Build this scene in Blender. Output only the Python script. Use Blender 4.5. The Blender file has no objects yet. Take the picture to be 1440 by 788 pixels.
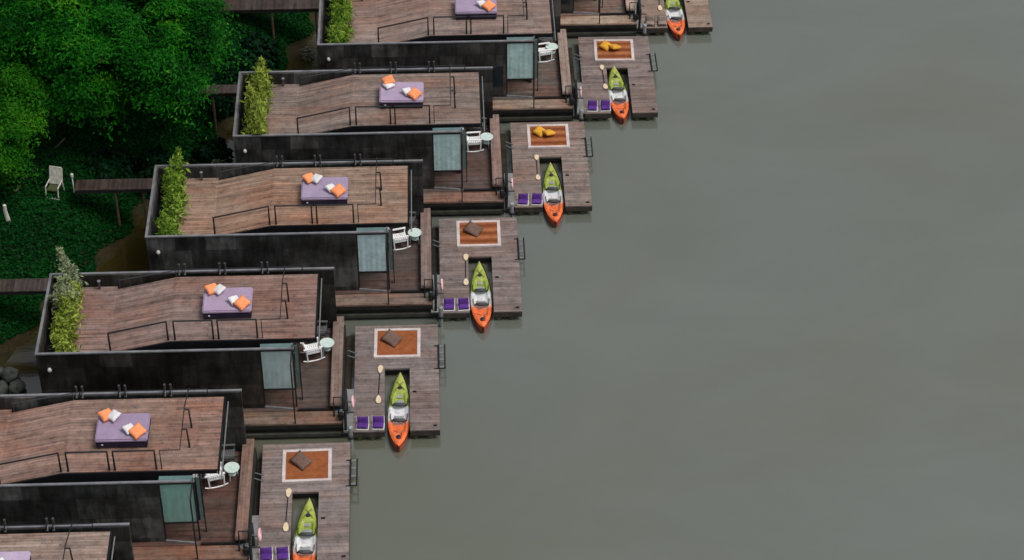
import bpy, bmesh, math, random
import numpy as np
from mathutils import Vector, Matrix
rnd = random.Random(7)
scene = bpy.context.scene
COL = scene.collection
R = math.radians

# ------------------------------------------------------------------ materials
class NT:
    def __init__(s, name):
        s.m = bpy.data.materials.new(name); s.m.use_nodes = True
        s.t = s.m.node_tree; s.n = s.t.nodes; s.l = s.t.links
        s.b = s.n['Principled BSDF']; s.out = s.n['Material Output']
    def new(s, typ, **kw):
        nd = s.n.new(typ)
        for k, v in kw.items():
            if k in nd.inputs: nd.inputs[k].default_value = v
            else: setattr(nd, k, v)
        return nd
    def link(s, a, b): s.l.new(a, b)
    def ramp(s, fac, stops, interp='LINEAR'):
        r = s.n.new('ShaderNodeValToRGB'); r.color_ramp.interpolation = interp
        e = r.color_ramp.elements
        while len(e) < len(stops): e.new(0.5)
        for i, (p, c) in enumerate(stops):
            e[i].position = p; e[i].color = (*c, 1) if len(c) == 3 else c
        if fac is not None: s.link(fac, r.inputs['Fac'])
        return r.outputs['Color']
    def mix(s, mode, a, b, fac=1.0):
        m = s.n.new('ShaderNodeMix'); m.data_type = 'RGBA'; m.blend_type = mode
        for sock, v in ((m.inputs[6], a), (m.inputs[7], b), (m.inputs[0], fac)):
            if hasattr(v, 'is_linked'): s.link(v, sock)
            elif isinstance(v, tuple): sock.default_value = (*v, 1)
            else: sock.default_value = v
        return m.outputs[2]
    def objcoord(s, shift=True, scale=(1, 1, 1), swap=None):
        tc = s.n.new('ShaderNodeTexCoord').outputs['Object']
        if swap:
            sp = s.n.new('ShaderNodeSeparateXYZ'); s.link(tc, sp.inputs[0])
            cb = s.n.new('ShaderNodeCombineXYZ')
            for i, ax in enumerate(swap): s.link(sp.outputs['XYZ'.index(ax)], cb.inputs[i])
            tc = cb.outputs[0]
        base = tc
        if shift:
            oi = s.n.new('ShaderNodeObjectInfo')
            ad = s.n.new('ShaderNodeVectorMath'); ad.operation = 'MULTIPLY_ADD'
            s.link(oi.outputs['Location'], ad.inputs[0]); ad.inputs[1].default_value = (1.37, 1.71, 1); s.link(tc, ad.inputs[2])
            base = ad.outputs[0]
        mp = s.n.new('ShaderNodeMapping'); mp.inputs['Scale'].default_value = scale
        s.link(base, mp.inputs[0])
        return mp.outputs[0]
    def noise(s, vec, scale=5., detail=4., rough=.55, dist=0.):
        nd = s.new('ShaderNodeTexNoise'); nd.inputs['Scale'].default_value = scale
        nd.inputs['Detail'].default_value = detail; nd.inputs['Roughness'].default_value = rough
        nd.inputs['Distortion'].default_value = dist
        s.link(vec, nd.inputs['Vector']); return nd.outputs['Fac']
    def bump(s, h, strength=.3, dist=.02):
        b = s.n.new('ShaderNodeBump'); b.inputs['Strength'].default_value = strength; b.inputs['Distance'].default_value = dist
        s.link(h, b.inputs['Height']); s.link(b.outputs[0], s.b.inputs['Normal'])
    def done(s, col=None, rough=.6, spec=.3, metal=0.):
        if col is not None:
            if isinstance(col, tuple): s.b.inputs['Base Color'].default_value = (*col, 1)
            else: s.link(col, s.b.inputs['Base Color'])
        s.b.inputs['Roughness'].default_value = rough
        s.b.inputs['Specular IOR Level'].default_value = spec
        s.b.inputs['Metallic'].default_value = metal
        return s.m

def plain(name, c, rough=.6, spec=.3, metal=0., var=.25, scale=6.):
    t = NT(name); v = t.noise(t.objcoord(), scale, 5, .6)
    f = t.ramp(v, [(.3, (1 - var,) * 3), (.7, (1 + var * .6,) * 3)])
    return t.done(t.mix('MULTIPLY', c, f), rough, spec, metal)

def planks(name, c1, c2, red, row=.14, length=2.6, swap=None, rough=.62, streak=.55, spec=.3):
    t = NT(name)
    v = t.objcoord(False, swap=swap)
    br = t.new('ShaderNodeTexBrick'); t.link(v, br.inputs['Vector'])
    br.offset = .37; br.offset_frequency = 2
    for k, x in (('Color1', (*c1, 1)), ('Color2', (*c2, 1)), ('Mortar', (.10, .08, .071, 1)), ('Scale', 1.), ('Mortar Size', .006),
                 ('Mortar Smooth', .3), ('Bias', 0.), ('Brick Width', length), ('Row Height', row)): br.inputs[k].default_value = x
    vs = t.objcoord(True, (.45, 9, 1), swap)
    n1 = t.noise(vs, 1.0, 5, .65)
    c = t.mix('MULTIPLY', br.outputs['Color'], t.ramp(n1, [(.3, (1 - streak,) * 3), (.5, (1, 1, 1)), (.72, (1.35, 1.3, 1.25))]))
    n2 = t.noise(t.objcoord(True, (.35, .8, 1), swap), .9, 4, .6, .5)
    c = t.mix('MIX', c, t.mix('MULTIPLY', c, red), t.ramp(n2, [(.42, (0, 0, 0)), (.66, (1, 1, 1))]))
    n3 = t.noise(t.objcoord(True, (1, 1, 1), swap), 3.2, 6, .7)
    c = t.mix('MULTIPLY', c, t.ramp(n3, [(.3, (.58, .57, .56)), (.48, (.95, .95, .95)), (.7, (1.2, 1.18, 1.15))]))
    n4 = t.noise(t.objcoord(True, (1, 1, 1), swap), 9, 3, .6)     # small stains
    c = t.mix('MULTIPLY', c, t.ramp(n4, [(.26, (.42, .40, .38)), (.40, (1, 1, 1))]))
    oi = t.n.new('ShaderNodeObjectInfo')
    c = t.mix('MULTIPLY', c, oi.outputs['Color'])
    t.bump(br.outputs['Fac'], -.4, .01)
    return t.done(c, rough, spec)

M = {}
M['roof_wood'] = planks('roof deck boards', (.198, .150, .126), (.282, .222, .190), (1.0, .77, .66), row=.145, length=2.4, streak=.5)
M['terrace_wood'] = planks('dark terrace boards', (.082, .065, .059), (.115, .092, .084), (1.1, .72, .62), row=.15, length=2.2, streak=.5, rough=.5)
M['step_wood'] = planks('worn edge boards', (.165, .125, .102), (.215, .165, .135), (1.05, .65, .5), row=.22, length=1.9)
M['dock_wood'] = planks('greyed dock boards', (.17, .138, .125), (.245, .205, .188), (.98, .82, .75), row=.16, length=3.4, streak=.42)
M['bench_wood'] = planks('bench timber', (.19, .148, .132), (.245, .19, .17), (1.02, .86, .80), row=.22, length=2.3, swap='YXZ', streak=.4)
M['path_wood'] = planks('boardwalk boards', (.030, .022, .019), (.055, .043, .038), (1, .8, .7), row=.2, length=2., swap='YXZ')

def wall_mat():
    t = NT('black stained wall panels')
    v = t.objcoord(False, swap='XZY')
    br = t.new('ShaderNodeTexBrick'); t.link(v, br.inputs['Vector']); br.offset = .5
    for k, x in (('Color1', (.024, .0235, .023, 1)), ('Color2', (.078, .0755, .071, 1)), ('Mortar', (.015, .014, .014, 1)), ('Scale', 1.), ('Mortar Size', .012),
                 ('Mortar Smooth', .8), ('Bias', -.1), ('Brick Width', 1.22), ('Row Height', 1.05)): br.inputs[k].default_value = x
    n = t.noise(t.objcoord(True, (3, .5, 1), 'XZY'), 1.3, 6, .65)
    c = t.mix('MULTIPLY', br.outputs['Color'], t.ramp(n, [(.3, (.32, .32, .32)), (.5, (1, 1, 1)), (.75, (1.8, 1.78, 1.7))]))
    n = t.noise(t.objcoord(True, (.8, .8, .8), 'XZY'), 1., 4, .6)
    c = t.mix('MULTIPLY', c, t.ramp(n, [(.36, (.36, .34, .32)), (.62, (1.35, 1.35, 1.35))]))
    oi = t.n.new('ShaderNodeObjectInfo'); c = t.mix('MULTIPLY', c, oi.outputs['Color'])
    return t.done(c, .65, .25)
M['wall'] = wall_mat()
M['coping'] = plain('grey metal coping', (.24, .24, .25), .42, .5, .4, .35, 2.)
M['black'] = plain('black painted steel', (.011, .011, .012), .45, .4)
M['void'] = plain('black roof membrane', (.010, .010, .012), .8, .15, var=.5, scale=2.)
M['raft'] = plain('tarred raft steel', (.022, .021, .018), .7, .25, var=.5, scale=2.5)
M['raft_beam'] = plain('weathered raft beam', (.055, .055, .044), .7, .25, var=.5, scale=2.)
M['gap_shade'] = plain('dark gap shade', (.032, .025, .016), .6, .3, var=.6, scale=3)  # shade between raft and dock, put into a dark colour
M['steel'] = plain('galvanised steel', (.32, .34, .35), .45, .5, .5, .35, 5.)
M['bracket'] = plain('worn bracket steel', (.045, .045, .048), .45, .5)
M['dark_steel'] = plain('dull dark steel', (.05, .052, .056), .5, .4, .3)
def cloth(name, c, var=.15, scale=14., rough=.9):
    t = NT(name); v = t.objcoord(); n = t.noise(v, scale, 5, .6); n2 = t.noise(v, 2.2, 3, .5)
    f = t.ramp(n, [(.3, (1 - var,) * 3), (.7, (1 + var,) * 3)])
    cc = t.mix('MULTIPLY', c, f)
    cc = t.mix('MULTIPLY', cc, t.ramp(n2, [(.3, (1 - var,) * 3), (.7, (1 + var * .7,) * 3)]))
    oi = t.n.new('ShaderNodeObjectInfo'); cc = t.mix('MULTIPLY', cc, oi.outputs['Color'])
    t.bump(n, .25, .01); return t.done(cc, rough, .1)
M['curtain'] = cloth('sea green curtain', (.74, .84, .84), .14, 5.)
M['purple'] = cloth('lavender mattress cover', (.33, .26, .36), .1)
M['navy'] = cloth('dark violet base cloth', (.030, .023, .042), .2)
M['orange'] = cloth('orange cushion cloth', (.85, .30, .13), .14)
M['white_cloth'] = cloth('white cushion cloth', (.68, .66, .66), .08)
M['mustard'] = cloth('mustard cushion cloth', (.62, .31, .04), .15)
M['taupe'] = cloth('brown grey cushion cloth', (.15, .095, .075), .2)
M['vest'] = cloth('violet seat cloth', (.095, .035, .21), .25)
M['rug_edge'] = cloth('pale rug border', (.55, .48, .46), .18, 20.)
M['pink'] = plain('faded pink plastic', (.78, .45, .47), .45, .4, var=.15)
M['white'] = plain('white paint', (.86, .86, .86), .45, .4, var=.04)
M['chair_grey'] = plain('weathered grey paint', (.10, .105, .105), .6, .3)
M['mint'] = plain('pale mint paint', (.58, .70, .65), .4, .45, var=.2, scale=12)
M['grey_paint'] = plain('grey paint', (.16, .165, .165), .5, .4)
M['lamp'] = plain('opal lamp glass', (.5, .49, .45), .3, .5, var=.05)
M['cream'] = plain('cream plastic blade', (.70, .56, .38), .4, .4, var=.15)
M['vinyl'] = plain('black plastic', (.014, .014, .016), .4, .45)
M['soil'] = plain('planter soil', (.03, .022, .016), .95, .1, var=.5)
M['float'] = plain('algae stained float', (.045, .05, .022), .6, .3, var=.5, scale=3)
def rug_mat(name, stripes):
    t = NT(name); v = t.objcoord(False); sp = t.n.new('ShaderNodeSeparateXYZ'); t.link(v, sp.inputs[0])
    n = t.noise(t.objcoord(), 5, 5, .7)
    base = t.ramp(n, [(.3, (.20, .062, .024)), (.7, (.32, .108, .042))])
    if stripes:
        w = t.new('ShaderNodeTexWave', wave_type='BANDS', bands_direction='Y'); w.inputs['Scale'].default_value = stripes; w.inputs['Distortion'].default_value = .25
        t.link(v, w.inputs['Vector'])
        base = t.mix('MIX', base, t.mix('MULTIPLY', base, (1.3, 1.5, 1.7)), t.ramp(w.outputs['Fac'], [(.72, (0, 0, 0)), (.84, (1, 1, 1))]))
        base = t.mix('MIX', base, t.mix('MULTIPLY', base, (.7, .65, .68)), t.ramp(w.outputs['Fac'], [(.15, (1, 1, 1)), (.3, (0, 0, 0))]))
    return t.done(base, .95, .08)
M['rug_plain'] = rug_mat('rust rug weave', 0)
M['rug_stripe'] = rug_mat('striped rust rug weave', .62)
def glass(name, tint, refl=.1):
    t = NT(name); t.n.remove(t.b)
    tr = t.n.new('ShaderNodeBsdfTransparent'); tr.inputs[0].default_value = (*tint, 1)
    gl = t.n.new('ShaderNodeBsdfGlossy'); gl.inputs['Roughness'].default_value = .35
    fr = t.n.new('ShaderNodeFresnel'); fr.inputs[0].default_value = 1.5
    mx = t.n.new('ShaderNodeMixShader'); hm = t.n.new('ShaderNodeMath'); hm.operation = 'MULTIPLY'; hm.inputs[1].default_value = .35; t.link(fr.outputs[0], hm.inputs[0]); t.link(hm.outputs[0], mx.inputs[0]); t.link(tr.outputs[0], mx.inputs[1]); t.link(gl.outputs[0], mx.inputs[2])
    t.link(mx.outputs[0], t.out.inputs[0]); return t.m
M['glass'] = glass('clear window pane', (.96, .985, .98))
M['glass_dark'] = plain('dark window glass', (.020, .026, .030), .08, .6, var=.2)
M['glass_teal'] = plain('teal roof glass', (.10, .165, .16), .15, .6, var=.25, scale=2.5)

def kayak_mat():
    t = NT('graded kayak plastic'); v = t.objcoord(False)
    sp = t.n.new('ShaderNodeSeparateXYZ'); t.link(v, sp.inputs[0])
    n = t.noise(t.objcoord(), 2.5, 3, .5)
    ma = t.n.new('ShaderNodeMath'); ma.operation = 'MULTIPLY_ADD'; t.link(sp.outputs['Y'], ma.inputs[0]); ma.inputs[1].default_value = 1 / 4.1; ma.inputs[2].default_value = .5
    mb = t.n.new('ShaderNodeMath'); mb.operation = 'MULTIPLY_ADD'; t.link(n, mb.inputs[0]); mb.inputs[1].default_value = .07; t.link(ma.outputs[0], mb.inputs[2])
    mc = t.n.new('ShaderNodeMath'); mc.operation = 'SUBTRACT'; t.link(mb.outputs[0], mc.inputs[0]); mc.inputs[1].default_value = .035
    c = t.ramp(mc.outputs[0], [(.0, (.78, .17, .05)), (.33, (.80, .17, .05)), (.395, (.70, .66, .64)), (.555, (.66, .68, .70)), (.59, (.26, .34, .045)), (.9, (.36, .40, .08)), (1., (.38, .39, .14))])
    n2 = t.noise(t.objcoord(), 7, 5, .65)
    c = t.mix('MULTIPLY', c, t.ramp(n2, [(.3, (.6, .58, .55)), (.5, (.95, .95, .95)), (.7, (1.1, 1.1, 1.1))]))
    return t.done(c, .38, .45)
M['kayak'] = kayak_mat()
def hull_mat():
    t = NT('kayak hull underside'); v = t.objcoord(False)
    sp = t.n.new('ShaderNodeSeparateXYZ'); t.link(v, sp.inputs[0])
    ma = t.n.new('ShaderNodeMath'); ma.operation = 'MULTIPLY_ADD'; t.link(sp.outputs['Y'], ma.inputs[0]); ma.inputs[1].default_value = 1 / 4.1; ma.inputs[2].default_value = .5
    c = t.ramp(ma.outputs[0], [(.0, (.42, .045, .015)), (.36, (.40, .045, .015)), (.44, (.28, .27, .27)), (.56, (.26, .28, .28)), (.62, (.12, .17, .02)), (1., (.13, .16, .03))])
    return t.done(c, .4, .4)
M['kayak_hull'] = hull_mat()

def leaf(name, cols, trans=.25, scale=.8, rough=.55, gain=1.3):
    t = NT(name)
    g = t.n.new('ShaderNodeNewGeometry')
    n = t.noise(t.objcoord(), scale, 4, .6)
    ma = t.n.new('ShaderNodeMath'); ma.operation = 'MULTIPLY_ADD'; t.link(g.outputs['Random Per Island'], ma.inputs[0]); ma.inputs[1].default_value = .45
    mb = t.n.new('ShaderNodeMath'); mb.operation = 'MULTIPLY_ADD'; t.link(n, mb.inputs[0]); mb.inputs[1].default_value = gain; mb.inputs[2].default_value = .28 - gain / 2
    t.link(mb.outputs[0], ma.inputs[2])
    c = t.ramp(ma.outputs[0], cols)
    t.done(c, rough, .06)
    tl = t.n.new('ShaderNodeBsdfTranslucent'); t.link(c, tl.inputs[0])
    mx = t.n.new('ShaderNodeMixShader'); mx.inputs[0].default_value = trans
    t.link(t.b.outputs[0], mx.inputs[1]); t.link(tl.outputs[0], mx.inputs[2]); t.link(mx.outputs[0], t.out.inputs[0])
    return t.m
M['leaf_tree'] = leaf('deep green leaves', [(.1, (.002, .028, .002)), (.5, (.006, .085, .004)), (.8, (.016, .15, .006)), (1., (.07, .22, .010))], scale=.55, gain=2.4)
M['leaf_round'] = leaf('mid green leaves', [(.1, (.005, .05, .002)), (.5, (.016, .12, .005)), (1., (.07, .22, .008))])
M['leaf_ground'] = leaf('low dark leaves', [(.1, (.001, .022, .004)), (.5, (.003, .050, .007)), (1., (.008, .080, .010))], scale=.5)
M['leaf_shrub'] = leaf('blackish shrub leaves', [(.1, (.001, .009, .004)), (.5, (.002, .022, .007)), (1., (.004, .042, .010))], scale=.5)
M['leaf_hedge'] = leaf('yellow green leaves', [(.1, (.07, .11, .015)), (.5, (.26, .34, .05)), (1., (.48, .54, .13))], scale=1.3)
M['leaf_lush'] = leaf('lush green leaves', [(.1, (.05, .11, .012)), (.5, (.18, .30, .035)), (1., (.36, .48, .10))], scale=1.3)
M['leaf_dry'] = leaf('grey dry leaves', [(.1, (.12, .15, .07)), (.5, (.27, .32, .17)), (1., (.46, .50, .33))], scale=1.3)
M['leaf_pale'] = leaf('pale leaves', [(.1, (.06, .07, .045)), (.6, (.20, .21, .15)), (1., (.40, .40, .33))], scale=1.3)
M['bark'] = plain('grey bark', (.09, .075, .055), .9, .1, var=.4)
M['stem'] = plain('green stems', (.06, .075, .03), .8, .2)
M['pale_bark'] = plain('pale weathered wood', (.55, .54, .47), .85, .15, var=.35)
M['bamboo'] = plain('old bamboo', (.11, .085, .05), .7, .2, var=.35)
M['rock'] = plain('grey boulder', (.075, .08, .07), .85, .2, var=.6, scale=4)

def ground_mat():
    t = NT('bank mud and moss')
    g = t.n.new('ShaderNodeNewGeometry'); sp = t.n.new('ShaderNodeSeparateXYZ'); t.link(g.outputs['Position'], sp.inputs[0])
    n = t.noise(t.objcoord(False), 1.2, 6, .65)
    a = t.n.new('ShaderNodeMath'); a.operation = 'MULTIPLY_ADD'; t.link(n, a.inputs[0]); a.inputs[1].default_value = .8; t.link(sp.outputs['Z'], a.inputs[2])
    f = t.ramp(a.outputs[0], [(.45, (0, 0, 0)), (.8, (1, 1, 1))])
    c = t.mix('MIX', (.032, .024, .007), (.004, .016, .004), f)
    n2 = t.noise(t.objcoord(False), 6, 6, .7)
    c = t.mix('MULTIPLY', c, t.ramp(n2, [(.3, (.5, .5, .5)), (.7, (1.3, 1.3, 1.3))]))
    t.bump(n2, .5, .05); return t.done(c, .85, .2)
M['ground'] = ground_mat()
def water_mat():
    t = NT('silty river water')
    v = t.objcoord(False)
    n1 = t.noise(t.objcoord(False, (.6, 1, 1)), .055, 5, .55, .8)
    n2 = t.noise(t.objcoord(False, (.5, 1, 1)), .16, 5, .6, 1.2)
    c = t.mix('MIX', (.112, .123, .104), (.102, .107, .078), t.ramp(n1, [(.38, (0, 0, 0)), (.62, (1, 1, 1))]))
    c = t.mix('MULTIPLY', c, t.ramp(n2, [(.3, (.93, .94, .93)), (.7, (1.06, 1.05, 1.04))]))
    # brown shallow water where the mud bed lies just under the surface along the bank
    gp = t.n.new('ShaderNodeNewGeometry'); sp = t.n.new('ShaderNodeSeparateXYZ'); t.link(gp.outputs['Position'], sp.inputs[0])
    ms = t.n.new('ShaderNodeMath'); ms.operation = 'MULTIPLY_ADD'; t.link(sp.outputs['Y'], ms.inputs[0]); ms.inputs[1].default_value = -.49; t.link(sp.outputs['X'], ms.inputs[2])
    md = t.n.new('ShaderNodeMath'); md.operation = 'MULTIPLY_ADD'; t.link(n2, md.inputs[0]); md.inputs[1].default_value = 3.; t.link(ms.outputs[0], md.inputs[2])
    me = t.n.new('ShaderNodeMath'); me.operation = 'DIVIDE'; t.link(md.outputs[0], me.inputs[0]); me.inputs[1].default_value = 14.
    f = t.ramp(me.outputs[0], [(.10, (1, 1, 1)), (.62, (0, 0, 0))])
    c = t.mix('MIX', c, (.036, .027, .006), f)
    b1 = t.noise(t.objcoord(False, (.7, 1.6, 1)), 1.1, 4, .6, .6)
    b2 = t.noise(t.objcoord(False, (.4, 1, 1)), .22, 3, .5, .8)
    ad = t.n.new('ShaderNodeMath'); ad.operation = 'MULTIPLY_ADD'; t.link(b2, ad.inputs[0]); ad.inputs[1].default_value = 1.6; t.link(b1, ad.inputs[2])
    b3 = t.noise(t.objcoord(False, (.6, 1.5, 1)), 4.5, 3, .6, .3)
    ae = t.n.new('ShaderNodeMath'); ae.operation = 'MULTIPLY_ADD'; t.link(b3, ae.inputs[0]); ae.inputs[1].default_value = .7; t.link(ad.outputs[0], ae.inputs[2])
    t.bump(ae.outputs[0], .085, .05)
    t.done(c, .12, .5); t.b.inputs['IOR'].default_value = 1.95
    return t.m
M['water'] = water_mat()

# ------------------------------------------------------------------ mesh helpers
class MB:
    def __init__(s): s.v = []; s.f = []
    def add(s, vs, fs):
        o = len(s.v); s.v += [tuple(x) for x in vs]; s.f += [tuple(i + o for i in f) for f in fs]; return s
    def box(s, x0, x1, y0, y1, z0, z1):
        vs = [(x, y, z) for z in (z0, z1) for x, y in ((x0, y0), (x1, y0), (x1, y1), (x0, y1))]
        return s.add(vs, [(3, 2, 1, 0), (4, 5, 6, 7), (0, 1, 5, 4), (1, 2, 6, 5), (2, 3, 7, 6), (3, 0, 4, 7)])
    def bar(s, a, b, w, h, up=(0, 0, 1)):
        a = Vector(a); b = Vector(b); d = (b - a).normalized(); u = Vector(up)
        if abs(d.dot(u)) > .98: u = Vector((0, 1, 0))
        sx = d.cross(u).normalized() * w / 2; sz = sx.cross(d).normalized() * h / 2
        vs = [p + i * sx + j * sz for p in (a, b) for i, j in ((-1, -1), (1, -1), (1, 1), (-1, 1))]
        return s.add(vs, [(0, 1, 2, 3), (7, 6, 5, 4), (0, 4, 5, 1), (1, 5, 6, 2), (2, 6, 7, 3), (3, 7, 4, 0)])
    def tube(s, pts, r, n=6):
        pts = [Vector(p) for p in pts]; m = len(pts); rr = r if isinstance(r, (list, tuple)) else [r] * m
        prev = None; rings = []
        for i, p in enumerate(pts):
            if i == 0: d = pts[1] - p
            elif i == m - 1: d = p - pts[i - 1]
            else: d = (pts[i + 1] - p).normalized() + (p - pts[i - 1]).normalized()
            d.normalize()
            u = Vector((0, 0, 1)) if abs(d.z) < .95 else Vector((0, 1, 0))
            if prev is not None:
                u = prev - d * prev.dot(d)
                u = u.normalized() if u.length > 1e-4 else Vector((1, 0, 0))
                w = d.cross(u)
            else:
                w = d.cross(u).normalized(); u = w.cross(d).normalized(); w = d.cross(u)
            prev = u
            rings.append([p + rr[i] * (math.cos(2 * math.pi * k / n) * u + math.sin(2 * math.pi * k / n) * w) for k in range(n)])
        vs = [q for ring in rings for q in ring]
        fs = [(i * n + k, i * n + (k + 1) % n, (i + 1) * n + (k + 1) % n, (i + 1) * n + k) for i in range(m - 1) for k in range(n)]
        fs += [tuple(range(n))[::-1], tuple(range((m - 1) * n, m * n))]
        return s.add(vs, fs)
    def lathe(s, prof, c=(0, 0, 0), n=20):
        vs = []; fs = []; m = len(prof)
        for r, z in prof:
            for k in range(n): a = 2 * math.pi * k / n; vs.append((c[0] + r * math.cos(a), c[1] + r * math.sin(a), c[2] + z))
        for i in range(m - 1):
            for k in range(n): fs.append((i * n + k, i * n + (k + 1) % n, (i + 1) * n + (k + 1) % n, (i + 1) * n + k))
        fs += [tuple(range(n))[::-1], tuple(range((m - 1) * n, m * n))]
        return s.add(vs, fs)
    def prism(s, poly, z0, z1):
        n = len(poly)
        vs = [(x, y, z0) for x, y in poly] + [(x, y, z1) for x, y in poly]
        return s.add(vs, [tuple(range(n))[::-1], tuple(range(n, 2 * n))] + [(i, (i + 1) % n, n + (i + 1) % n, n + i) for i in range(n)])
    def side(s, poly, y0, y1):      # polygon in x,z extruded along y
        n = len(poly)
        vs = [(x, y0, z) for x, z in poly] + [(x, y1, z) for x, z in poly]
        return s.add(vs, [tuple(range(n)), tuple(range(n, 2 * n))[::-1]] + [(i, n + i, n + (i + 1) % n, (i + 1) % n) for i in range(n)])
    def build(s, name, mat, parent=None, smooth=False, bevel=0, fix=True):
        me = bpy.data.meshes.new(name); me.from_pydata(s.v, [], s.f); me.update()
        if fix or bevel:
            bm = bmesh.new(); bm.from_mesh(me); bmesh.ops.recalc_face_normals(bm, faces=bm.faces)
            if bevel: bmesh.ops.bevel(bm, geom=list(bm.edges), offset=bevel, segments=2, affect='EDGES', clamp_overlap=True)
            bm.to_mesh(me); bm.free()
        me.materials.append(M[mat] if isinstance(mat, str) else mat)
        if smooth: me.polygons.foreach_set('use_smooth', [True] * len(me.polygons))
        o = bpy.data.objects.new(name, me); COL.objects.link(o)
        if parent: o.parent = parent
        return o

def tag(o, label=None, cat=None, group=None, kind=None):
    if label: o['label'] = label
    if cat: o['category'] = cat
    if group: o['group'] = group
    if kind: o['kind'] = kind
    return o
def empty(name, loc, label, cat, group=None, rz=0.):
    o = bpy.data.objects.new(name, None); COL.objects.link(o); o.empty_display_size = .3
    o.location = loc; o.rotation_euler = (0, 0, rz)
    return tag(o, label, cat, group)
def copy_tree(o, parent=None):
    c = o.copy(); COL.objects.link(c)
    if parent: c.parent = parent
    for ch in list(o.children): copy_tree(ch, c)
    return c
def tint(o, k, col):
    for ch in o.children:
        if ch.name.split('.')[0] == k: ch.color = (*col, 1)

def leaves_obj(name, P, Nrm, size, mat, parent=None, aspect=2.0, seed=1, thick=False):
    g = np.random.default_rng(seed); n = len(P)
    N = Nrm / np.maximum(np.linalg.norm(Nrm, axis=1, keepdims=True), 1e-6)
    A = g.normal(size=(n, 3)); A -= N * (A * N).sum(1, keepdims=True); A /= np.maximum(np.linalg.norm(A, axis=1, keepdims=True), 1e-6)
    B = np.cross(N, A); sz = size * g.uniform(.6, 1.35, (n, 1))
    A = A * sz * .5 * aspect ** .5; B = B * sz * .5 / aspect ** .5
    fold = N * sz * .10
    V = np.stack([P - A, P - B * 1.0 + A * .1 + fold, P + A, P + B * 1.0 + A * .1 + fold], 1).reshape(-1, 3)
    me = bpy.data.meshes.new(name); me.vertices.add(n * 4); me.vertices.foreach_set('co', V.astype(np.float32).ravel())
    me.loops.add(n * 4); me.loops.foreach_set('vertex_index', np.arange(n * 4, dtype=np.int32))
    me.polygons.add(n); me.polygons.foreach_set('loop_start', np.arange(0, n * 4, 4, dtype=np.int32))
    me.update(calc_edges=True); me.validate()
    me.materials.append(M[mat])
    o = bpy.data.objects.new(name, me); COL.objects.link(o)
    if parent: o.parent = parent
    return o

# ------------------------------------------------------------------ setting: water, bank
def shore_x(y):
    pts = [(-300, -150), (-60, -34), (-24, -13.5), (-8, -6.4), (-2.8, -4.35), (0, -3.05), (2.5, -1.35), (4.1, -.5), (6, .2), (9.5, 2.3), (14.3, 4.5), (18.2, 6.5), (21.5, 7.6), (28, 11), (60, 27), (300, 140)]
    for (a, xa), (b, xb) in zip(pts, pts[1:]):
        if a <= y <= b: return xa + (xb - xa) * (y - a) / (b - a)
    return -150 if y < 0 else 140
MB().add([(-320, -300, 0), (600, -300, 0), (600, 600, 0), (-320, 600, 0)], [(0, 1, 2, 3)])
w = MB().box(-320, 600, -300, 600, -.02, 0.).build('water', 'water'); tag(w, 'calm grey green river water beside the floating houses', None, None, 'structure')
def land_z(x, y):
    d = (shore_x(y) - x) * .85
    nz = .22 * math.sin(x * 1.1 + y * .7) * math.sin(y * .9 - x * .4) + .12 * math.sin(2.3 * x) * math.cos(1.9 * y)
    if d < 0: return max(-1.2, .35 * d) - .02
    t = min(1., d / 3.4); s = t * t * (3 - 2 * t)
    return .04 + 1.75 * s + (.03 * (d - 3.4) if d > 3.4 else 0) + nz * t
def bank():
    ys = sorted(set([round(-30 + .6 * i, 2) for i in range(117)] + [-300, -200, -120, -70, -45, 60, 90, 140, 200, 300]))
    ds = [2.5, 1.2, .6, .3, 0, -.3, -.6, -1, -1.5, -2, -2.5, -3, -3.6, -4.3, -5, -6, -7, -8, -9.5, -11, -13, -16, -20, -30, -60, -120, -250]
    vs = []; 
    for y in ys:
        for d in ds:
            x = shore_x(y) + d + .25 * math.sin(y * 1.7) * (1 if abs(d) < 3 else 0)
            vs.append((x, y, land_z(x, y) if d < .2 else -.15 * d - .03))
    n = len(ds); fs = [(i * n + j, i * n + j + 1, (i + 1) * n + j + 1, (i + 1) * n + j) for i in range(len(ys) - 1) for j in range(n - 1)]
    o = MB().add(vs, fs).build('river_bank', 'ground', smooth=True)
    tag(o, 'dark muddy river bank sloping down behind the houses', None, None, 'structure')
bank()
def ground_cover():
    g = np.random.default_rng(3); P = []; 
    while len(P) < 95000:
        y = g.uniform(-14, 26); x = shore_x(y) - abs(g.normal(0, 1)) * 4.2 - .35 - .35 * math.sin(y * 2.1)
        d = shore_x(y) - x
        if d > 14: continue
        lump = .5 + .5 * math.sin(x * 2.1 + 1.3 * math.sin(y * 1.4)) * math.sin(y * 1.9 + x * .6)
        P.append((x, y, land_z(x, y) + g.uniform(.02, .10 + .30 * lump * min(1, d / 1.2))))
    P = np.array(P); N = g.normal(size=P.shape) * .55 + np.array([0, -.1, 1.])
    o = leaves_obj('ground_cover', P, N, .11, 'leaf_ground', None, 1.7, 4)
    tag(o, 'dense dark green ground cover over the bank', None, None, 'stuff')
ground_cover()

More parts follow.
